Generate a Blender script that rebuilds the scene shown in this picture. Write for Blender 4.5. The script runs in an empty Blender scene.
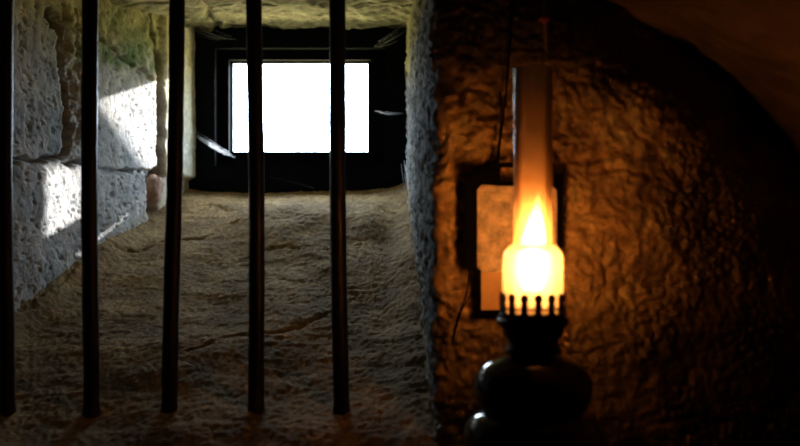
import bpy, bmesh, math, random
import numpy as np
from mathutils import Vector, Matrix

S = bpy.context.scene
C = S.collection
PI = math.pi
F = 1100.0                       # focal length in pixels of the 800 px wide frame
EYE = 1.5

def P(px, py, Y):                # a point of the place, Y metres in front of the eye
    return ((px - 400) / F * Y, Y, EYE + (223 - py) / F * Y)

# ------------------------------------------------------------------ camera
cam_d = bpy.data.cameras.new('camera')
cam = bpy.data.objects.new('camera', cam_d); C.objects.link(cam)
cam.location = (0, 0, EYE); cam.rotation_euler = (PI / 2, 0, 0)
cam_d.sensor_width = 36; cam_d.lens = 36 * F / 800
cam_d.clip_start = 0.02
cam_d.dof.use_dof = True; cam_d.dof.focus_distance = 2.0; cam_d.dof.aperture_fstop = 3.9
S.camera = cam

# ------------------------------------------------------------------ world, sun, portal, exposure
w = bpy.data.worlds.new('world'); S.world = w; w.use_nodes = True
nt = w.node_tree; nt.nodes.clear()
wo = nt.nodes.new('ShaderNodeOutputWorld'); bg = nt.nodes.new('ShaderNodeBackground')
tc = nt.nodes.new('ShaderNodeTexCoord'); sp = nt.nodes.new('ShaderNodeSeparateXYZ')
cr = nt.nodes.new('ShaderNodeValToRGB')
cr.color_ramp.elements[0].position = 0.49; cr.color_ramp.elements[0].color = (0.46, 0.42, 0.21, 1)
cr.color_ramp.elements[1].position = 0.51; cr.color_ramp.elements[1].color = (0.66, 0.83, 1.0, 1)
mp = nt.nodes.new('ShaderNodeMath'); mp.operation = 'MULTIPLY_ADD'
mp.inputs[1].default_value = 0.5; mp.inputs[2].default_value = 0.5
L = nt.links.new
L(tc.outputs['Generated'], sp.inputs[0]); L(sp.outputs['Z'], mp.inputs[0]); L(mp.outputs[0], cr.inputs[0])
L(cr.outputs[0], bg.inputs[0]); bg.inputs[1].default_value = 22.0; L(bg.outputs[0], wo.inputs[0])

SUN = Vector((-0.79, -1.0, -0.287)).normalized()
sd = bpy.data.lights.new('sun', 'SUN'); sun = bpy.data.objects.new('sun', sd); C.objects.link(sun)
sd.energy = 17.0; sd.angle = math.radians(0.9); sd.color = (1.0, 0.97, 0.93)
sun.rotation_euler = SUN.to_track_quat('-Z', 'Y').to_euler(); sun.location = (2, 5, 3)

pd = bpy.data.lights.new('daylight_portal', 'AREA'); po = bpy.data.objects.new('daylight_portal', pd); C.objects.link(po)
pd.shape = 'RECTANGLE'; pd.size = 0.36; pd.size_y = 0.25; pd.cycles.is_portal = True
po.location = (-0.242, 2.70, 1.782); po.rotation_euler = (-PI / 2, 0, 0)

S.view_settings.view_transform = 'Standard'; S.view_settings.look = 'None'
S.view_settings.exposure = 0.0; S.view_settings.gamma = 1.0; S.view_settings.use_curve_mapping = False

# ------------------------------------------------------------------ noise
def _h(ix, iy, seed):
    n = (ix.astype(np.int64) * 374761393 + iy.astype(np.int64) * 668265263 + seed * 974634777) & 0xffffffff
    n = ((n ^ (n >> 13)) * 1274126177) & 0xffffffff
    n = ((n ^ (n >> 16)) * 2246822519) & 0xffffffff
    return ((n ^ (n >> 15)) & 0xffffff) / float(0xffffff)

def perlin(x, y, seed=0):
    xi = np.floor(x); yi = np.floor(y); xf = x - xi; yf = y - yi
    u = xf * xf * xf * (xf * (xf * 6 - 15) + 10); v = yf * yf * yf * (yf * (yf * 6 - 15) + 10)
    def g(a, b):
        t = _h(xi + a, yi + b, seed) * 2 * PI
        return np.cos(t) * (xf - a) + np.sin(t) * (yf - b)
    a = g(0, 0) * (1 - u) + g(1, 0) * u; b = g(0, 1) * (1 - u) + g(1, 1) * u
    return (a * (1 - v) + b * v) * 1.5

def fbm(x, y, o=4, seed=0, gain=.5):
    s = 0; a = 1; f = 1
    for k in range(o):
        s = s + a * perlin(x * f, y * f, seed + k * 17); a *= gain; f *= 2.03
    return s

def worley(x, y, seed=0):        # distance to the nearest and second nearest cell point
    xi = np.floor(x); yi = np.floor(y)
    d1 = np.full(x.shape, 9.); d2 = np.full(x.shape, 9.)
    for a in (-1, 0, 1):
        for b in (-1, 0, 1):
            cx = xi + a + _h(xi + a, yi + b, seed); cy = yi + b + _h(xi + a, yi + b, seed + 91)
            d = np.hypot(cx - x, cy - y)
            d2 = np.minimum(d2, np.maximum(d1, d)); d1 = np.minimum(d1, d)
    return d1, d2

def seg_dist(U, V, pts):
    d = np.full(U.shape, 9.)
    for (a, b), (c, e) in zip(pts[:-1], pts[1:]):
        t = np.clip(((U - a) * (c - a) + (V - b) * (e - b)) / ((c - a) ** 2 + (e - b) ** 2), 0, 1)
        d = np.minimum(d, np.hypot(U - a - t * (c - a), V - b - t * (e - b)))
    return d

def sm(x, a, b):
    t = np.clip((x - a) / (b - a), 0, 1); return t * t * (3 - 2 * t)

# ------------------------------------------------------------------ materials
def mat(name, col, rough=.9, metal=0., bump=0., bscale=60., tint=False, var=.25, spec=.3):
    m = bpy.data.materials.new(name); m.use_nodes = True
    t = m.node_tree; b = t.nodes['Principled BSDF']
    b.inputs['Roughness'].default_value = rough; b.inputs['Metallic'].default_value = metal
    b.inputs['Specular IOR Level'].default_value = spec
    co = t.nodes.new('ShaderNodeTexCoord')
    n = t.nodes.new('ShaderNodeTexNoise'); n.inputs['Scale'].default_value = bscale; n.inputs['Detail'].default_value = 6
    n.inputs['Roughness'].default_value = .65
    t.links.new(co.outputs['Object'], n.inputs['Vector'])
    mr = t.nodes.new('ShaderNodeMapRange'); mr.inputs['From Min'].default_value = .25; mr.inputs['From Max'].default_value = .75
    mr.inputs['To Min'].default_value = 1 - var; mr.inputs['To Max'].default_value = 1 + var
    t.links.new(n.outputs['Fac'], mr.inputs['Value'])
    mx = t.nodes.new('ShaderNodeMix'); mx.data_type = 'RGBA'; mx.blend_type = 'MULTIPLY'; mx.inputs['Factor'].default_value = 1
    if tint:
        a = t.nodes.new('ShaderNodeAttribute'); a.attribute_name = 'tint'; t.links.new(a.outputs['Color'], mx.inputs['A'])
        for sock, lo, hi in (('Roughness', .96, rough), ('Specular IOR Level', .05, spec)):
            q = t.nodes.new('ShaderNodeMapRange'); q.inputs['To Min'].default_value = lo; q.inputs['To Max'].default_value = hi
            t.links.new(a.outputs['Alpha'], q.inputs['Value']); t.links.new(q.outputs[0], b.inputs[sock])
    else:
        mx.inputs['A'].default_value = (*col, 1)
    t.links.new(mr.outputs[0], mx.inputs['B']); t.links.new(mx.outputs['Result'], b.inputs['Base Color'])
    if bump:
        bp = t.nodes.new('ShaderNodeBump'); bp.inputs['Strength'].default_value = 1; bp.inputs['Distance'].default_value = bump
        t.links.new(n.outputs['Fac'], bp.inputs['Height']); t.links.new(bp.outputs[0], b.inputs['Normal'])
    return m

M_stone = mat('stone', (.4, .4, .4), .95, bump=.0025, bscale=170, tint=True, var=.3, spec=.15)
M_wall = mat('sooty_plaster', (.4, .3, .2), .42, bump=.0018, bscale=150, tint=True, var=.3, spec=.5)
M_plain = mat('rough_plaster', (.20, .14, .09), .95, bump=.004, bscale=25, spec=.1)
M_mass = mat('masonry', (.3, .27, .22), .95, bump=.004, bscale=20, spec=.1)
M_iron = mat('bar_iron', (.018, .016, .016), .42, .55, bump=.0006, bscale=220, var=.5, spec=.4)
M_frame = mat('black_wood', (.0035, .0042, .006), .9, bump=.001, bscale=60, var=.6, spec=.04)
M_black = mat('black_iron', (.002, .0018, .0016), .8, 0, bump=.0006, bscale=200, spec=.06)
M_brass = mat('dark_brass', (.05, .03, .018), .45, .7, bump=.0003, bscale=120, spec=.4)
M_tin = mat('tin_plate', (.72, .60, .46), .38, .6, bump=.008, bscale=48, var=.75)
M_card = mat('yellowed_plate', (.5, .32, .15), .5, .3, bump=.0004, bscale=60, var=.12)
M_cord = mat('dusty_cord', (.22, .16, .12), .9, bump=.001, bscale=300)
M_red = mat('red_knot', (.14, .02, .02), .8, bump=.001, bscale=300)
M_flake = mat('reddish_stone', (.42, .27, .2), .9, bump=.002, bscale=120)

def mat_font():
    m = mat('glazed_font', (.018, .014, .012), .09, 0, var=.3, bscale=30, spec=.6); return m
M_font = mat_font()

def glass(name, transp, col, trans_w, rough):
    m = bpy.data.materials.new(name); m.use_nodes = True
    t = m.node_tree; t.nodes.clear(); o = t.nodes.new('ShaderNodeOutputMaterial')
    tr = t.nodes.new('ShaderNodeBsdfTransparent'); tr.inputs[0].default_value = (*transp, 1)
    tl = t.nodes.new('ShaderNodeBsdfTranslucent'); tl.inputs[0].default_value = (*col, 1)
    df = t.nodes.new('ShaderNodeBsdfDiffuse'); df.inputs[0].default_value = (*col, 1)
    gl = t.nodes.new('ShaderNodeBsdfGlossy'); gl.inputs['Roughness'].default_value = rough; gl.inputs[0].default_value = (1, 1, 1, 1)
    nz = t.nodes.new('ShaderNodeTexNoise'); nz.inputs['Scale'].default_value = 45; nz.inputs['Detail'].default_value = 5
    co = t.nodes.new('ShaderNodeTexCoord'); t.links.new(co.outputs['Object'], nz.inputs[0])
    mr = t.nodes.new('ShaderNodeMapRange'); mr.inputs['To Min'].default_value = trans_w * .75; mr.inputs['To Max'].default_value = min(1, trans_w * 1.25)
    t.links.new(nz.outputs['Fac'], mr.inputs[0])
    a = t.nodes.new('ShaderNodeMixShader'); a.inputs[0].default_value = .35
    t.links.new(tl.outputs[0], a.inputs[1]); t.links.new(df.outputs[0], a.inputs[2])
    b = t.nodes.new('ShaderNodeMixShader'); t.links.new(mr.outputs[0], b.inputs[0])
    t.links.new(tr.outputs[0], b.inputs[1]); t.links.new(a.outputs[0], b.inputs[2])
    fr = t.nodes.new('ShaderNodeFresnel'); fr.inputs[0].default_value = 1.45
    c = t.nodes.new('ShaderNodeMixShader'); t.links.new(fr.outputs[0], c.inputs[0])
    t.links.new(b.outputs[0], c.inputs[1]); t.links.new(gl.outputs[0], c.inputs[2])
    t.links.new(c.outputs[0], o.inputs[0]); return m
M_glass = glass('smoked_glass', (.97, .93, .88), (.85, .63, .40), .46, .08)
M_frost = glass('frosted_glass', (.95, .9, .85), (.95, .9, .8), .55, .2)

def emis(name, col, st):
    m = bpy.data.materials.new(name); m.use_nodes = True; t = m.node_tree; t.nodes.clear()
    o = t.nodes.new('ShaderNodeOutputMaterial'); e = t.nodes.new('ShaderNodeEmission')
    e.inputs[0].default_value = (*col, 1); e.inputs[1].default_value = st; co = t.nodes.new('ShaderNodeTexCoord'); sx = t.nodes.new('ShaderNodeSeparateXYZ'); t.links.new(co.outputs['Generated'], sx.inputs[0])
    rp_ = t.nodes.new('ShaderNodeMapRange'); rp_.interpolation_type = 'SMOOTHSTEP'      # a flame thins out towards its tip
    for k, q in (('From Min', .45), ('From Max', .97), ('To Min', 0), ('To Max', .985)): rp_.inputs[k].default_value = q
    t.links.new(sx.outputs['Z'], rp_.inputs['Value']); tp = t.nodes.new('ShaderNodeBsdfTransparent'); mx = t.nodes.new('ShaderNodeMixShader')
    t.links.new(rp_.outputs[0], mx.inputs[0]); t.links.new(e.outputs[0], mx.inputs[1]); t.links.new(tp.outputs[0], mx.inputs[2])
    t.links.new(mx.outputs[0], o.inputs[0]); return m
M_flame = emis('flame', (1.0, .38, .085), 100)

def mat_web():
    m = bpy.data.materials.new('cobweb'); m.use_nodes = True; t = m.node_tree; t.nodes.clear()
    o = t.nodes.new('ShaderNodeOutputMaterial'); tl = t.nodes.new('ShaderNodeBsdfTranslucent'); df = t.nodes.new('ShaderNodeBsdfDiffuse')
    tr = t.nodes.new('ShaderNodeBsdfTransparent')
    tl.inputs[0].default_value = (.8, .82, .85, 1); df.inputs[0].default_value = (.8, .82, .85, 1)
    a = t.nodes.new('ShaderNodeMixShader'); a.inputs[0].default_value = .4; t.links.new(tl.outputs[0], a.inputs[1]); t.links.new(df.outputs[0], a.inputs[2])
    b = t.nodes.new('ShaderNodeMixShader'); b.inputs[0].default_value = .5; t.links.new(tr.outputs[0], b.inputs[1]); t.links.new(a.outputs[0], b.inputs[2])
    t.links.new(b.outputs[0], o.inputs[0]); return m
M_web = mat_web()

# ------------------------------------------------------------------ mesh helpers
def link(name, me, m, parent=None):
    o = bpy.data.objects.new(name, me); C.objects.link(o)
    if m: me.materials.append(m)
    if parent: o.parent = parent
    return o
def struct(o): o['kind'] = 'structure'; return o
def tag(o, label, cat, group=None):
    o['label'] = label; o['category'] = cat
    if group: o['group'] = group
    return o
def thing(name, label, cat, loc=(0, 0, 0), group=None):
    o = bpy.data.objects.new(name, None); C.objects.link(o); o.location = loc; o.empty_display_size = .05
    return tag(o, label, cat, group)

def sheet(name, X, Y, Z, m, tint=None, parent=None, flip=False, gloss=None):
    nu, nv = X.shape
    me = bpy.data.meshes.new(name)
    co = np.stack([X, Y, Z], -1).reshape(-1, 3).astype(np.float32)
    i = np.arange(nu * nv).reshape(nu, nv)
    q = np.stack([i[:-1, :-1], i[1:, :-1], i[1:, 1:], i[:-1, 1:]], -1).reshape(-1, 4)
    if flip: q = q[:, ::-1]
    nf = len(q)
    me.vertices.add(len(co)); me.vertices.foreach_set('co', co.ravel())
    me.loops.add(nf * 4); me.loops.foreach_set('vertex_index', q.ravel().astype(np.int32))
    me.polygons.add(nf); me.polygons.foreach_set('loop_start', np.arange(0, nf * 4, 4, dtype=np.int32))
    me.polygons.foreach_set('use_smooth', np.ones(nf, bool))
    me.update(calc_edges=True); me.validate()
    if tint is not None:
        a = me.color_attributes.new('tint', 'FLOAT_COLOR', 'POINT')
        c = np.concatenate([np.clip(tint, .004, 1).reshape(-1, 3), (np.ones((nu * nv, 1)) if gloss is None else gloss.reshape(-1, 1))], 1).astype(np.float32)
        a.data.foreach_set('color', c.ravel())
    return link(name, me, m, parent)

def bx(bm, x0, x1, y0, y1, z0, z1, bev=0):
    r = bmesh.ops.create_cube(bm, size=1)
    bmesh.ops.scale(bm, vec=(x1 - x0, y1 - y0, z1 - z0), verts=r['verts'])
    bmesh.ops.translate(bm, vec=((x0 + x1) / 2, (y0 + y1) / 2, (z0 + z1) / 2), verts=r['verts'])
    if bev:
        es = list({e for v in r['verts'] for e in v.link_edges})
        bmesh.ops.bevel(bm, geom=es, offset=bev, segments=2, affect='EDGES', clamp_overlap=True)
def prism(bm, pts, y0, y1):      # polygon in (x, z) extruded along y
    a = [bm.verts.new((x, y0, z)) for x, z in pts]; b = [bm.verts.new((x, y1, z)) for x, z in pts]
    n = len(pts); bm.faces.new(a); bm.faces.new(b[::-1])
    for k in range(n): bm.faces.new((a[k], b[k], b[(k + 1) % n], a[(k + 1) % n]))
def done(name, bm, m, parent=None, smooth=False):
    bmesh.ops.recalc_face_normals(bm, faces=bm.faces)
    me = bpy.data.meshes.new(name); bm.to_mesh(me); bm.free()
    if smooth:
        for p in me.polygons: p.use_smooth = True
    return link(name, me, m, parent)
def lathe(bm, prof, n=64, cx=0, cy=0, close=False):
    rings = []
    for r, z in prof:
        rings.append([bm.verts.new((cx + r * math.cos(2 * PI * k / n), cy + r * math.sin(2 * PI * k / n), z)) for k in range(n)])
    pr = list(zip(rings[:-1], rings[1:]))
    if close: pr.append((rings[-1], rings[0]))
    for a, b in pr:
        for k in range(n): bm.faces.new((a[k], a[(k + 1) % n], b[(k + 1) % n], b[k]))
    if not close:
        for rg in (rings[0], rings[-1]): bm.faces.new(rg)
def tube(bm, pts, r, n=8, jit=0, rng=None):
    pts = [Vector(p) for p in pts]; rings = []
    for i, p in enumerate(pts):
        d = (pts[min(i + 1, len(pts) - 1)] - pts[max(i - 1, 0)]).normalized()
        u = d.orthogonal().normalized() if i == 0 else (u - d * u.dot(d)).normalized()
        v = d.cross(u); rr = r[i] if isinstance(r, (list, tuple)) else r
        rings.append([bm.verts.new(p + (u * math.cos(2 * PI * k / n) + v * math.sin(2 * PI * k / n)) * rr * (1 + (rng.uniform(-jit, jit) if jit else 0))) for k in range(n)])
    for a, b in zip(rings[:-1], rings[1:]):
        for k in range(n): bm.faces.new((a[k], a[(k + 1) % n], b[(k + 1) % n], b[k]))
    bm.faces.new(rings[0]); bm.faces.new(rings[-1])
def spline(pts, n=8):            # Catmull-Rom
    p = [pts[0]] + list(pts) + [pts[-1]]; out = []
    for i in range(1, len(p) - 2):
        for k in range(n):
            t = k / n
            out.append(tuple(.5 * (2 * p[i][j] + (p[i + 1][j] - p[i - 1][j]) * t + (2 * p[i - 1][j] - 5 * p[i][j] + 4 * p[i + 1][j] - p[i + 2][j]) * t * t
                     + (3 * p[i][j] - p[i - 1][j] - 3 * p[i + 1][j] + p[i + 2][j]) * t ** 3) for j in range(len(p[i]))))
    out.append(tuple(pts[-1])); return out

def rgb(*c): return np.array(c)
def mixc(a, b, t): return a * (1 - t[..., None]) + b * t[..., None]

# ================================================================== the left side of the deep window niche
def revx(Y): return -.496 - .234 * (2.6 - Y)
def revY(px): return 1.1044 / ((400 - px) / F + .234)
def R(px, py):                   # a spot on the left side of the niche -> (Y, z)
    Y = revY(px); return (Y, EYE + (223 - py) / F * Y)
u = np.arange(1.46, 2.665, .004); v = np.arange(1.12, 2.06, .002)
U, V = np.meshgrid(u, v, indexing='ij')
wu = U + .008 * fbm(U * 22, V * 22, 3, 5); wv = V + .008 * fbm(U * 22, V * 22, 3, 9)
d_h = seg_dist(wu, wv, [(1.4, 1.605), R(15, 161), R(60, 159), (2.12, 1.612), R(100, 172), R(158, 171)])
d_v1 = seg_dist(wu, wv, [R(46, 12), R(61, 34), R(60, 70), R(66, 110), R(64, 160)])
d_v2 = seg_dist(wu, wv, [R(150, 8), R(152, 30), R(157, 60), R(159, 90), R(159, 172)])
d_dg = seg_dist(wu, wv, [R(46, 14), R(80, 32), R(103, 40), R(125, 60), R(152, 78)])
d_l1 = seg_dist(wu, wv, [R(90, 172), R(90, 260)])
d_l2 = seg_dist(wu, wv, [R(145, 172), R(147, 215)])
rub = (sm(wu, R(61, 80)[0], R(64, 80)[0]) * (1 - sm(wu, R(80, 80)[0], R(84, 80)[0])) * sm(wv, 1.62, 1.66) * (1 - sm(wv, 1.88, 1.93)))
pit1, pit2 = worley(U * 78 + fbm(U * 60, V * 40, 2, 3) * .6, V * 76 + fbm(U * 50, V * 50, 2, 8) * .6, 3)
h = .0035 * fbm(U * 6, V * 7, 3, 1) + .0010 * fbm(U * 50, V * 45, 3, 2)
pits = (1 - sm(pit1, .02, .36)) * sm(fbm(U * 40, V * 30, 2, 44), -.45, .35)
h = h - .0042 * (1 - sm(pit1, .02, .40)) * sm(fbm(U * 40, V * 30, 2, 44), -.45, .35)
h = h + rub * (.013 * fbm(wu * 40, wv * 26, 4, 31) + .001)
h = h - .022 * (1 - sm(d_h, .001, .007)) * (.45 + .65 * sm(fbm(U * 12, V * 8, 2, 7), -.3, .4))
h = h - .026 * (1 - sm(d_v1, .002, .011)) - .018 * (1 - sm(d_v2, .002, .009)) * sm(wv, 1.6, 1.66)
h = h - .012 * (1 - sm(d_dg, .001, .008)) - .014 * (1 - sm(d_l1, .002, .010)) - .02 * (1 - sm(d_l2, .002, .012))
end = sm(wu, R(146, 200)[0], R(152, 200)[0]) * (1 - sm(wv, 1.60, 1.615)); h = h - .035 * end
lower = 1 - sm(wv, 1.600, 1.612); h = h + .006 * lower * (1 - end)
moss_edge = seg_dist
mz = sm(wv - (1.80 + (wu - 2.1) * .10), -.015, .02) * sm(wu, 2.06, 2.12)
h = h + .004 * mz * fbm(U * 30, V * 30, 3, 55)
strip = sm(wu, R(158, 100)[0], R(162, 100)[0]); h = h * (1 - .55 * strip) + .012 * strip - .06 * strip * sm(U, 2.47, 2.64) * 0
X = revx(U) + h
n1 = fbm(U * 14, V * 14, 4, 70); n2 = fbm(U * 50, V * 40, 3, 71); n3 = fbm(U * 6, V * 5, 3, 72)
col = mixc(rgb(.42, .43, .44), rgb(.58, .57, .55), np.clip(.5 + n1, 0, 1))
col = mixc(col, rgb(.40, .31, .22), rub * np.clip(.35 + 1.2 * n2, 0, .9))
yel = sm(V + .04 * n3 + .02 * n1, 1.78, 1.93)
col = mixc(col, rgb(.50, .44, .20), np.clip(yel * .95, 0, 1))
grn = mz * np.clip(.75 + n1 * 1.2, 0, 1) * (1 - .65 * yel) * (1 - strip)
col = mixc(col, rgb(.13, .21, .10), np.clip(1.3 * grn, 0, 1))
col = mixc(col, rgb(.66, .62, .46), strip * .85 * (1 - .3 * np.clip(n1, 0, 1)))
cr_ = np.maximum(1 - sm(d_v2, .003, .010), 1 - sm(d_v1, .003, .012)); col = mixc(col, rgb(.16, .10, .06), cr_ * .75)
col = col * (1 - .55 * (1 - sm(d_h, .001, .006)) * np.clip(.6 + n2, 0, 1))[..., None]
col = col * (1 - .5 * pits * (1 - strip))[..., None]
sand = 1 - sm(V - (.634 + .365 * U), .0, .05 ); col = mixc(col, rgb(.42, .33, .2), sand * .5)
col = col * (1 + .25 * n2[..., None])
struct(sheet('wall_left_reveal', X, U, V, M_stone, col, flip=True))

# ================================================================== niche ceiling
u = np.arange(-.86, .14, .004); v = np.arange(1.44, 2.665, .004); U, V = np.meshgrid(u, v, indexing='ij')
n1 = fbm(U * 10, V * 10, 4, 80); n2 = fbm(U * 45, V * 45, 3, 81)
dj = seg_dist(U + .01 * n1, V, [(-.48, 1.4), (-.40, 2.1), (-.43, 2.7)]); dj2 = seg_dist(U, V + .01 * n1, [(-.9, 2.25), (.2, 2.3)])
Z = 1.934 + .027 * (V - 1.5) / 1.1 - .010 * n1 - .003 * n2 + .012 * (1 - sm(dj, .002, .01)) + .012 * (1 - sm(dj2, .002, .012))
col = mixc(rgb(.50, .45, .29), rgb(.38, .36, .20), np.clip(.5 + n1, 0, 1)) * (1 + .25 * n2[..., None])
col = col * (1 - .8 * sm(V + .10 * n1 - .10 * np.abs(U + .25), 2.40, 2.53))[..., None]   # darker where the ceiling meets the frame
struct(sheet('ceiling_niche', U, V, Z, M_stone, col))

# ================================================================== window: sloping sill and black frame
win = bpy.data.objects.new('window_1', None); C.objects.link(win); struct(win)
u = np.arange(-.86, .12, .0027); v = np.arange(1.44, 2.605, .0035); U, V = np.meshgrid(u, v, indexing='ij')
def sillz(Y): return .634 + .365 * Y
wu = U + .02 * fbm(U * 8, V * 8, 3, 90); wv = V + .02 * fbm(U * 8, V * 8, 3, 92)
def Q(px, py):                   # a spot on the sill -> (x, Y)
    Y = .866 / ((py - 223) / F + .365); return ((px - 400) / F * Y, Y)
h = .009 * fbm(U * 4, V * 4, 3, 100) + .0012 * fbm(U * 30, V * 30, 4, 101) + .0017 * fbm(U * 130, V * 95, 3, 102)
st = fbm(wu * 6, wv * 26, 3, 104); h = h + .0012 * sm(st, .18, .26)
for pts, dp, wd in (([Q(128, 252), Q(165, 244), Q(205, 240), Q(235, 228)], .016, .016), ([Q(20, 330), Q(70, 285), Q(128, 252)], .006, .012),
                    ([Q(182, 355), Q(240, 340), Q(300, 325), Q(360, 300)], .008, .014), ([Q(210, 262), Q(290, 250), Q(350, 262)], .004, .012),
                    ([Q(210, 205), Q(260, 212), Q(330, 206), Q(395, 214)], .005, .012)):
    h = h - dp * (1 - sm(seg_dist(wu + .006 * fbm(U * 50, V * 50, 2, 106), wv + .006 * fbm(U * 50, V * 50, 2, 107), pts), .0005, wd * .6)) * sm(fbm(U * 14, V * 14, 2, 108), -.7, .2)
h = h + .030 * (1 - sm(U - revx(V), .0, .06)) * sm(2.5 - V, 0, .3) + .012 * sm(U, -.03, .03)
h = h - .007 * sm(V, 2.40, 2.58) * sm(U, -.50, -.44) * (1 - sm(U, -.14, -.05))
h = h + .026 * np.exp(-((V - 2.36) / .12) ** 2) * sm(U, -.42, -.30) * (1 - sm(U, -.08, .0))
Z = sillz(V) + h
n1 = fbm(U * 12, V * 12, 4, 110); n2 = fbm(U * 60, V * 70, 3, 111)
col = mixc(rgb(.33, .222, .102), rgb(.20, .132, .062), np.clip(.5 + n1, 0, 1)) * (1 + .3 * n2[..., None])
sill = sheet('window_sill', U, V, Z, M_stone, col, parent=win); sill['kind'] = 'structure'

def fp(px, py, Y): p = P(px, py, Y); return (p[0], p[2])
def ring(bm, o, i, Yo, y0, y1, bev=0):   # o, i = outer and inner (x0, x1, z0, z1)
    bx(bm, o[0], i[0], y0, y1, o[2], o[3], bev); bx(bm, i[1], o[1], y0, y1, o[2], o[3], bev)
    bx(bm, i[0], i[1], y0, y1, i[3], o[3], bev); bx(bm, i[0], i[1], y0, y1, o[2], i[2], bev)
def rect(x0, x1, y0, y1, Y): a = fp(x0, y1, Y); b = fp(x1, y0, Y); return (a[0], b[0], a[1], b[1])
bm = bmesh.new()
o = (-.56, .09, 1.52, 2.02); i = rect(215, 385, 48, 166, 2.60); ring(bm, o, i, 0, 2.600, 2.635)
done('window_frame', bm, M_frame, win)['kind'] = 'structure'
bm = bmesh.new()
o2 = (i[0] - .03, i[1] + .03, i[2] - .03, i[3] + .03); j = rect(233.5, 368, 64, 152, 2.68); j2 = rect(229, 371, 60, 156, 2.64)
ring(bm, o2, j2, 0, 2.636, 2.662); done('inner_frame', bm, M_frame, win)['kind'] = 'structure'
bm = bmesh.new()                 # outer board with a slanting split in its lower rail
o3 = (-.60, .14, 1.46, 2.08)
bx(bm, o3[0], j[0], 2.662, 2.682, o3[2], o3[3]); bx(bm, j[1], o3[1], 2.662, 2.682, o3[2], o3[3]); bx(bm, j[0], j[1], 2.662, 2.682, j[3], o3[3])
bx(bm, j[0], j[1], 2.662, 2.682, o3[2], j[2])
done('outer_frame', bm, M_frame, win)['kind'] = 'structure'

cut = bmesh.new(); sl = Vector((.79, 1.0, .287)); a0 = Vector((-.250, 2.68, 1.634)); a1 = Vector((-.140, 2.68, 1.606)); hh = Vector((0, 0, .003))
vs = [cut.verts.new(p + sl * q) for q in (-.16, .12) for p in (a0 - hh * .3, a1 - hh, a1 + hh, a0 + hh * .3)]
for f in ((0, 1, 2, 3), (7, 6, 5, 4), (0, 4, 5, 1), (1, 5, 6, 2), (2, 6, 7, 3), (3, 7, 4, 0)): cut.faces.new([vs[k] for k in f])
bmesh.ops.recalc_face_normals(cut, faces=cut.faces); cme = bpy.data.meshes.new('split'); cut.to_mesh(cme); cut.free()
co_ = bpy.data.objects.new('split', cme); C.objects.link(co_)
for fo in [o for o in win.children if o.name.endswith('frame')]:      # a slanting split in the lower rail lets a sliver of sun through
    md = fo.modifiers.new('split', 'BOOLEAN'); md.operation = 'DIFFERENCE'; md.object = co_; md.solver = 'EXACT'; md.use_self = True
    me = bpy.data.meshes.new_from_object(fo.evaluated_get(bpy.context.evaluated_depsgraph_get())); fo.modifiers.clear(); fo.data = me
bpy.data.objects.remove(co_)

# ================================================================== right side of the niche and the wall with the lamp: one bent surface
RC = .022; XC = .047; YW = 1.5
s = np.concatenate([np.arange(-1.19, -.02, .006), np.arange(-.02, .62, .0028), np.arange(.62, .86, .01)])
v = np.concatenate([np.arange(.6, 1.16, .01), np.arange(1.16, 1.90, .0026), np.arange(1.90, 2.2, .01)])
Sg, V = np.meshgrid(s, v, indexing='ij')
arc = RC * PI / 2
onr = Sg < 0; ona = (Sg >= 0) & (Sg < arc)
th = np.clip(Sg / RC, 0, PI / 2)
BX = np.where(onr, XC - .031 * np.clip(-Sg / 1.1, 0, 1.2), np.where(ona, XC + RC - RC * np.cos(th), XC + RC + (Sg - arc)))
BY = np.where(onr, YW + RC - Sg, np.where(ona, YW + RC - RC * np.sin(th), YW))
NX = np.where(onr, -1., np.where(ona, -np.cos(th), 0.)); NY = np.where(onr, 0., np.where(ona, -np.sin(th), -1.))
w_ = sm(Sg, -.03, .05)
a1, a2 = worley(Sg * 85 + .35 * fbm(Sg * 30, V * 30, 3, 120), V * 85 + .35 * fbm(Sg * 30, V * 30, 3, 121), 12)
b1, b2 = worley(Sg * 130 + fbm(Sg * 50, V * 50, 2, 128), V * 120, 15)
hw = .011 * fbm(Sg * 6, V * 6, 3, 122) + .0095 * (.6 - a1) * (.5 + sm(fbm(Sg * 9, V * 9, 2, 129), -.3, .3)) + .0030 * (.5 - b1) + .0045 * fbm(Sg * 60, V * 60, 3, 123)
for pts in ([(.12, 1.57), (.20, 1.585), (.29, 1.60)], [(.19, 1.56), (.26, 1.578), (.33, 1.57)], [(.25, 1.70), (.30, 1.62), (.36, 1.56)], [(.06, 1.62), (.10, 1.66), (.12, 1.74)]):
    hw = hw - .006 * (1 - sm(seg_dist(Sg + .012 * fbm(Sg * 20, V * 20, 2, 130), V + .012 * fbm(Sg * 20, V * 20, 2, 131), pts), .001, .009))
hr = .004 * fbm(Sg * 6, V * 7, 3, 124) + .0045 * fbm(Sg * 22, V * 34, 4, 125) + .003 * fbm(Sg * 60, V * 90, 2, 126)
edge = np.exp(-((Sg - .01) / .03) ** 2)
h = hw * w_ + hr * (1 - w_) + edge * (.007 * fbm(V * 14, V * 0 + 3, 4, 127) )
h = h - .30 * sm(BX, .20, .95) * 1.0
rr = np.hypot(BX + .02, (V - 1.094))
h = h - .105 * sm(rr + .02 * fbm(Sg * 7, V * 7, 3, 133), .66, .84) * sm(BX, .12, .30)
flat = sm(BX, .08, .10) * (1 - sm(BX, .215, .235)) * sm(V, 1.37, 1.39) * (1 - sm(V, 1.59, 1.61))
h = h * (1 - flat) + np.minimum(h, .012) * flat
Xw = BX + NX * h; Yw = BY + NY * h
n1 = fbm(Sg * 12, V * 12, 4, 140); n2 = fbm(Sg * 55, V * 55, 3, 141)
cw = mixc(rgb(.56, .38, .17), rgb(.33, .21, .095), np.clip(.5 + 1.2 * n1, 0, 1)) * (1 + .35 * n2[..., None])
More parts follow.
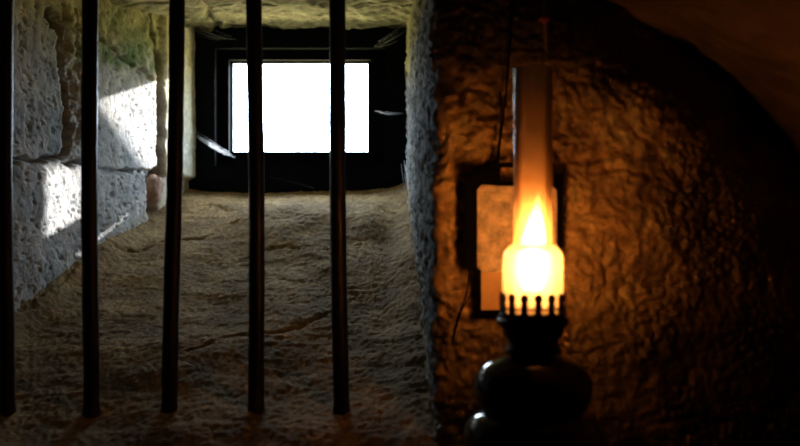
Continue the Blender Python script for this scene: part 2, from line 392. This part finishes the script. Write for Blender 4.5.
soot_falloff = np.clip(sm(V + .05 * n1, 1.60, 1.74) + .75 * sm(BX + .05 * n1, .30, .46), 0, 1); cw = cw * (1 - .80 * soot_falloff[..., None]) * (1 - .62 * (1 - sm(V + .035 * n1, 1.335, 1.40)))[..., None]   # sooty above; burner shade at the foot and lamp falloff rightward painted in
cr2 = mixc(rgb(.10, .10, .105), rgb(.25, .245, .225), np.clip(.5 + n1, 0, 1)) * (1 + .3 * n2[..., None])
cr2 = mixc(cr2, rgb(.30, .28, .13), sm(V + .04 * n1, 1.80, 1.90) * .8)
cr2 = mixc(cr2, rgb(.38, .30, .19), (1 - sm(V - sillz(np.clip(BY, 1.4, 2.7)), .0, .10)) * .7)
wt = sm(Sg + .012 * n1, .004, .02)
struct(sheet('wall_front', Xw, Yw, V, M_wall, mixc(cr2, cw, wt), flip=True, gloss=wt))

# ================================================================== vault of the cell
prof = [(.80, 1.0), (.795, 1.2), (.755, 1.42), (.642, 1.617), (.460, 1.750), (.28, 1.828), (.10, 1.90), (-.08, 1.97), (-.35, 2.05), (-.8, 2.12), (-1.3, 2.0), (-1.7, 1.7)]
pp = np.array(spline(prof, 16)); v = np.arange(-1.6, 1.95, .01)
I, V = np.meshgrid(np.arange(len(pp)), v, indexing='ij')
tx = np.gradient(pp[:, 0]); tz = np.gradient(pp[:, 1]); tl = np.hypot(tx, tz); nx = (tz / tl)[I]; nz = (-tx / tl)[I]
arcl = np.concatenate([[0], np.cumsum(np.hypot(np.diff(pp[:, 0]), np.diff(pp[:, 1])))])[I]
n1 = fbm(arcl * 7, V * 5, 4, 150); n2 = fbm(arcl * 30, V * 30, 3, 151)
h = -.010 * n1 - .0035 * n2
X = pp[:, 0][I] + nx * h; Z = pp[:, 1][I] + nz * h
col = mixc(rgb(.33, .22, .14), rgb(.21, .145, .095), np.clip(.5 + n1, 0, 1)) * (1 + .25 * n2[..., None])
struct(sheet('ceiling', X, V, Z, M_wall, col))

# ================================================================== plain masonry around the modelled surfaces
def sbox(name, *a, m=M_mass):
    bm = bmesh.new(); bx(bm, *a); return struct(done(name, bm, m))
sbox('floor', -2.1, 1.3, -1.9, 2.9, -.2, 0, m=M_plain)
sbox('wall_back', -2.1, 1.3, -1.9, -1.6, 0, 2.4, m=M_plain)
sbox('wall_left', -2.1, -1.7, -1.6, 1.5, 0, 2.4, m=M_plain)
sbox('wall_right', .80, 1.3, -1.6, 2.0, 0, 2.4, m=M_plain)
sbox('ceiling_mass', -2.1, 1.3, -1.9, 2.68, 2.2, 2.5)
sbox('wall_front_left', -2.1, -.80, 1.5, 2.68, 0, 2.2)
sbox('wall_front_right', .17, 1.3, 1.90, 2.68, 0, 2.2)
sbox('wall_front_below', -.80, .068, 1.505, 2.68, 0, 1.14)
sbox('wall_front_under_lamp', .068, .80, 1.56, 1.72, 0, .75)
sbox('wall_front_above', -.80, .16, 1.5, 2.68, 1.99, 2.2)
bm = bmesh.new(); bx(bm, .085, .17, 1.55, 2.68, 0, 2.2); struct(done('wall_front_core', bm, M_mass))
bm = bmesh.new(); bx(bm, -.80, .10, 2.50, 2.68, 1.0, 1.50); struct(done('wall_under_window', bm, M_mass))
# unseen blocker added outside, cut to shape the sun patches in the niche
bm = bmesh.new()
def oo(x, z, k=1.0): return (x + .79 * k, z + .287 * k)
blocker = [oo(*q) for q in [(-.52, 1.60), (-.50, 1.66), (-.345, 1.675), (-.3316, 1.696), (-.285, 1.765), (-.262, 1.81), (-.2255, 1.865), (-.21, 1.96), (-.03, 1.98), (-.03, 1.795), (-.10, 1.79), (-.16, 1.772), (-.172, 1.72), (-.168, 1.660), (-.30, 1.652), (-.31, 1.60)]]
blocker = blocker[:1] + blocker[1:]
low = [(blocker[-1][0], .0), (blocker[0][0], .0)]
a_ = [bm.verts.new((x, 3.66, z)) for x, z in blocker + low]; b_ = [bm.verts.new((x + .79 * .12, 3.78, z + (.287 * .12 if z > .1 else 0))) for x, z in blocker + low]
bm.faces.new(a_); bm.faces.new(b_[::-1])
for k in range(len(a_)): bm.faces.new((a_[k], b_[k], b_[(k + 1) % len(a_)], a_[(k + 1) % len(a_)]))
bm.normal_update(); bmesh.ops.triangulate(bm, faces=bm.faces); struct(done('outside_sun_blocker', bm, M_mass))

# ================================================================== iron bars
labels = ['leftmost black iron bar, cut by the left edge of the photo', 'black iron bar second from the left, in front of the two sunlit stone patches',
          'black iron bar third from the left, leaning, just left of the window', 'black iron bar crossing the left part of the bright window opening',
          'rightmost black iron bar, crossing the right part of the window opening']
for k, (pt, pb) in enumerate([(4.5, 6.5), (89.5, 91), (177, 170), (254.5, 257), (336.5, 341)]):
    rng = random.Random(k + 3); bm = bmesh.new()
    T = Vector(P(pt, 0, 1.62)); B = Vector(P(pb, 412, 1.62)); d = (T - B).normalized()
    B0 = B - d * .035; T0 = B + d * ((1.975 - B.z) / d.z); n = 46; pts = []; rad = []
    ph = rng.uniform(0, 6)
    for q in range(n + 1):
        t = q / n; p = B0.lerp(T0, t)
        p = p + Vector((.0012 * math.sin(t * 7 + ph) + rng.uniform(-.0002, .0002), .001 * math.cos(t * 5 + ph), 0))
        r = .0118 * (1 + .02 * math.sin(t * 31 + ph)); z = p.z - B.z
        if z < .012: r *= 1.12
        pts.append(p); rad.append(r)
    tube(bm, pts, rad, 16, .018, rng)
    tag(done('iron_bar', bm, M_iron, None, True), labels[k], 'bar', 'iron bars of the barred window')

# ================================================================== broken stone wedged in the corner of the niche
bm = bmesh.new(); bmesh.ops.create_icosphere(bm, subdivisions=4, radius=1)
from mathutils import noise
for vt in bm.verts:
    c = vt.co; s_ = 1 + .28 * noise.noise(c * 1.3 + Vector((3, 1, 7))) + .10 * noise.noise(c * 4)
    c = Vector((c.x * .030, c.y * .052, c.z * .042)) * s_
    c.x += .25 * c.z; vt.co = c
o = done('stone_fragment', bm, M_flake, None, True); p = P(152, 193, 2.42); o.location = (p[0] - .012, 2.43, p[2]); o.rotation_euler = (0, .25, .2)
tag(o, 'reddish broken stone wedged where the grey blocks end at the back of the sill', 'stone')

# ================================================================== cobwebs on the window frame
def web(a, b, n, spread, label, sag=.006, seed=1, r=.0004):
    rng = random.Random(seed); bm = bmesh.new(); A = Vector(a); B = Vector(b)
    for q in range(n):
        o1 = Vector((rng.gauss(0, spread), rng.gauss(0, .003), rng.gauss(0, spread))); o2 = Vector((rng.gauss(0, spread * .5), rng.gauss(0, .003), rng.gauss(0, spread * .5)))
        t0 = rng.uniform(0, .3); t1 = rng.uniform(.6, 1); sg = rng.uniform(0, 2) * sag; pts = []
        for k in range(9):
            t = t0 + (t1 - t0) * k / 8; p = (A + o1).lerp(B + o2, t); p.z -= sg * math.sin(t * PI); pts.append(p)
        tube(bm, pts, r * rng.uniform(.6, 1.4), 4)
    tag(done('cobweb', bm, M_web), label, 'cobweb', 'cobwebs on the window frame')
web(P(192, 134, 2.585), P(236, 157, 2.585), 24, .0055, 'white cobweb slanting across the lower left corner of the black window frame', seed=1, r=.0002)
web(P(408, 22, 2.58), P(372, 46, 2.59), 12, .008, 'faint cobweb across the upper right corner of the black window frame', seed=2, r=.0003)
web(P(404, 112, 2.585), P(374, 110, 2.59), 5, .003, 'thin cobweb threads at mid height on the right side of the window frame', seed=3, r=.0003)
web(P(188, 24, 2.585), P(235, 40, 2.59), 10, .008, 'faint cobweb hanging at the upper left corner of the window frame', seed=4, r=.0003)
web(P(404, 165, 2.5), P(411, 200, 2.45), 14, .006, 'pale cobweb tuft in the lower right corner between sill and stone', seed=5, r=.0004)

# ================================================================== ledge below the picture that carries the lamp
bm = bmesh.new(); bx(bm, .075, .40, 1.10, 1.53, 1.135, 1.165, .004)
tag(done('wooden_shelf', bm, mat('shelf_wood', (.12, .07, .04), .7, bump=.001, bscale=40)), 'dark wooden wall shelf carrying the oil lamp', 'shelf')

# ================================================================== the oil lamp
YL = 1.28; K = F / YL
def lz(py): return EYE + (223 - py) / K
LX = (533 - 400) / K
lamp = thing('oil_lamp', 'lit oil lamp with tall glass chimney standing before the rough stone wall', 'lamp', (LX, YL, 1.165))
def lp(o): o.location = (0, 0, -1.165); return o
def part(name, bm, m, smooth=True, parent=None):
    o = done(name, bm, m, parent or lamp, smooth)
    if parent is None: lp(o)
    return o
def pf(pts): return [(r / K, lz(y)) for r, y in pts]
bm = bmesh.new(); lathe(bm, [(.001, 1.1652)] + pf([(60, 509), (62, 505), (58, 498), (56, 488)] + spline([(60, 478), (67, 455), (69, 436), (66, 423), (58, 414), (47, 409)], 5)) + [(.001, lz(409))], 80)
part('lamp_base', bm, M_font)
bm = bmesh.new(); lathe(bm, [(.001, lz(422))] + pf(spline([(40, 421), (50, 412), (57, 398), (59, 386), (56, 374), (48, 364), (36, 356), (27, 351)], 5)) + [(.001, lz(350))], 80)
part('oil_font', bm, M_font)
bm = bmesh.new(); lathe(bm, [(.001, lz(353))] + pf([(27, 353), (29, 350), (26, 347), (24.5, 342), (26, 338), (30, 335), (31, 331), (31, 328), (35, 325), (36, 321), (35, 318), (32, 317)]) + [(.001, lz(316))], 64)
part('burner', bm, M_brass)
bm = bmesh.new(); lathe(bm, pf([(31, 318), (33.5, 318), (34, 314), (33.4, 312.4), (31, 312.4)]), 64, close=True)
lathe(bm, pf([(31.6, 308.6), (33.3, 308.6), (33.3, 306.6), (31.6, 306.6)]), 64, close=True)
gal = part('gallery', bm, M_brass)
NP = 15
bmp = bmesh.new(); hw_ = 1.7 / K
pr = [(-4.2, 313), (-3.2, 310), (-2.6, 308), (-3.8, 304), (-2.6, 301.5), (-4.4, 298), (-3.8, 294), (0, 292), (3.8, 294), (4.4, 298), (2.6, 301.5), (3.8, 304), (2.6, 308), (3.2, 310), (4.2, 313)]
a = []; b_ = []
for q, y in pr: a.append(bmp.verts.new((31.6 / K, q / K, lz(y)))); b_.append(bmp.verts.new((33.4 / K, q / K, lz(y))))
bmp.faces.new(a); bmp.faces.new(b_[::-1])
for k in range(len(pr)): bmp.faces.new((a[k], b_[k], b_[(k + 1) % len(pr)], a[(k + 1) % len(pr)]))
p0 = done('prong', bmp, M_brass, gal)
for k in range(NP):
    o = p0 if k == 0 else p0.copy()
    if k: C.objects.link(o); o.parent = gal
    o.rotation_euler = (0, 0, 2 * PI * (k + .35) / NP)
bm = bmesh.new()
outer = pf([(30, 314)] + spline([(30.3, 300), (30.5, 280), (30.4, 262), (29, 253), (24.5, 247), (20.2, 243), (19.4, 232)], 6) + [(19.4, 150), (19.6, 69), (19.8, 68)])
# thick glass wall: inner skin 1.6 mm inside
inner = [(r - .0016, z) for r, z in outer[::-1]]
lathe(bm, outer[30:] + [(r - .0016, z) for r, z in outer[30:][::-1]], 72, close=True)
ch = part('glass_chimney', bm, M_glass)
bm = bmesh.new(); lathe(bm, outer[:31] + [(r - .0016, z) for r, z in outer[:31][::-1]], 72, close=True)
part('frosted_chimney_foot', bm, M_frost)['label'] = 'wide frosted glowing foot of the glass chimney'
bm = bmesh.new()
fl = pf([(1, 291), (9, 290), (12, 284), (15, 274), (15, 262), (13.5, 250), (11, 236), (7.5, 222), (4, 208), (.5, 192)])
lathe(bm, fl, 32)
for vt in bm.verts:
    vt.co.y *= .55; vt.co.x += .0065 * max(0, (vt.co.z - lz(262)) / (lz(192) - lz(262))) ** 1.3
part('flame', bm, M_flame)

# ================================================================== reflector hanging on the wall behind the lamp
YR = 1.474
def rp(pts): return [fp(x, y, YR) for x, y in pts]
ref = thing('wall_reflector', 'black framed reflector plate hanging on the wall behind the oil lamp', 'reflector', P(515, 314, YR + .006))
off = Vector(ref.location)
def rpart(name, bm, m, parent=None):
    for vt in bm.verts: vt.co -= off
    return done(name, bm, m, parent or ref)
bm = bmesh.new()
for poly in ([(464.5, 174), (468, 170.5), (487, 171), (487, 185), (481, 185), (477, 190), (477, 271), (470, 271), (464.5, 262)],
             [(487, 171), (492, 168), (497, 162), (500.5, 163), (500, 186), (487, 185)],
             [(500, 162.5), (552, 162.5), (552, 167.5), (500, 167.5)], [(500, 181.5), (553, 181.5), (553, 186), (500, 186)],
             [(552, 162), (555, 164), (556, 173), (562, 174), (563, 180), (562, 271), (557, 271), (557, 190), (552, 186)]):
    prism(bm, rp(poly), YR - .004, YR + .006)
rpart('frame', bm, M_black)
bm = bmesh.new()
oct_ = rp([(477, 190), (483, 184), (552, 184), (558, 190), (558, 266), (553, 272), (483, 272), (477, 266)])
prism(bm, oct_, YR, YR + .004); rpart('reflector_plate', bm, M_tin)
bm = bmesh.new()
for poly in ([(477, 270), (481, 270), (481, 314), (477, 314)], [(481, 310), (552, 310), (552, 314), (481, 314)], [(548, 270), (552, 270), (552, 310), (548, 310)]):
    prism(bm, rp(poly), YR - .004, YR + .006)
lh = rpart('lower_bracket', bm, M_black)
bm = bmesh.new(); prism(bm, rp([(480.5, 271.5), (548.5, 271.5), (548.5, 310.5), (480.5, 310.5)]), YR, YR + .003)
rpart('lower_plate', bm, M_card)['label'] = 'smooth yellowed plate below the mottled one'

def wire(name, pts, r, m, label, cat, jit=.0006, seed=1):
    rng = random.Random(seed); bm = bmesh.new(); q = spline([P(*p) for p in pts], 8)
    q = [(x + rng.uniform(-jit, jit), y, z + rng.uniform(-jit, jit)) for x, y, z in q]; tube(bm, q, r, 6)
    return tag(done(name, bm, m, None, True), label, cat)
wire('hanging_wire', [(513, -12, 1.478), (511, 30, 1.476), (507, 80, 1.474), (502, 125, 1.472), (499, 150, 1.470), (498, 163, 1.470)], .0016, M_black, 'dark wire running up the wall from the top of the reflector', 'wire')
wire('hanging_wire', [(496, 163, 1.470), (499, 140, 1.466), (501, 110, 1.468), (500, 92, 1.47)], .0010, M_black, 'short thin dark wire looped left of the long wire above the reflector', 'wire', seed=4)
wire('hanging_wire', [(470, 268, 1.468), (466, 295, 1.466), (457, 320, 1.466), (452, 345, 1.470)], .0012, M_black, 'left one of two wires dangling below the reflector frame', 'wire', seed=2)
wire('hanging_wire', [(475, 268, 1.468), (472, 290, 1.466), (461, 312, 1.466), (455, 332, 1.470)], .0010, M_black, 'right one of two wires dangling below the reflector frame', 'wire', seed=3)
cord = thing('dusty_strand', 'dusty cord with a red knot hanging above the lamp chimney', 'cord', P(545, 0, 1.30))
off = Vector(cord.location); bm = bmesh.new()
q = spline([P(546, -70, 1.30), P(545, 0, 1.30), P(546, 20, 1.30), P(547, 45, 1.30), P(548, 54, 1.30)], 8); tube(bm, [Vector(a) - off for a in q], [.0036] * (len(q) - 4) + [.0034, .003, .0024, .0012], 8)
done('cord', bm, M_cord, cord, True)
bm = bmesh.new(); bmesh.ops.create_icosphere(bm, subdivisions=3, radius=.0072)
for vt in bm.verts: vt.co = Vector((vt.co.x * 1.1, vt.co.y, vt.co.z * .8)) * (1 + .2 * noise.noise(vt.co * 300)) + Vector(P(545, 18, 1.30)) - off
done('knot', bm, M_red, cord, True)['label'] = 'dull red knot'
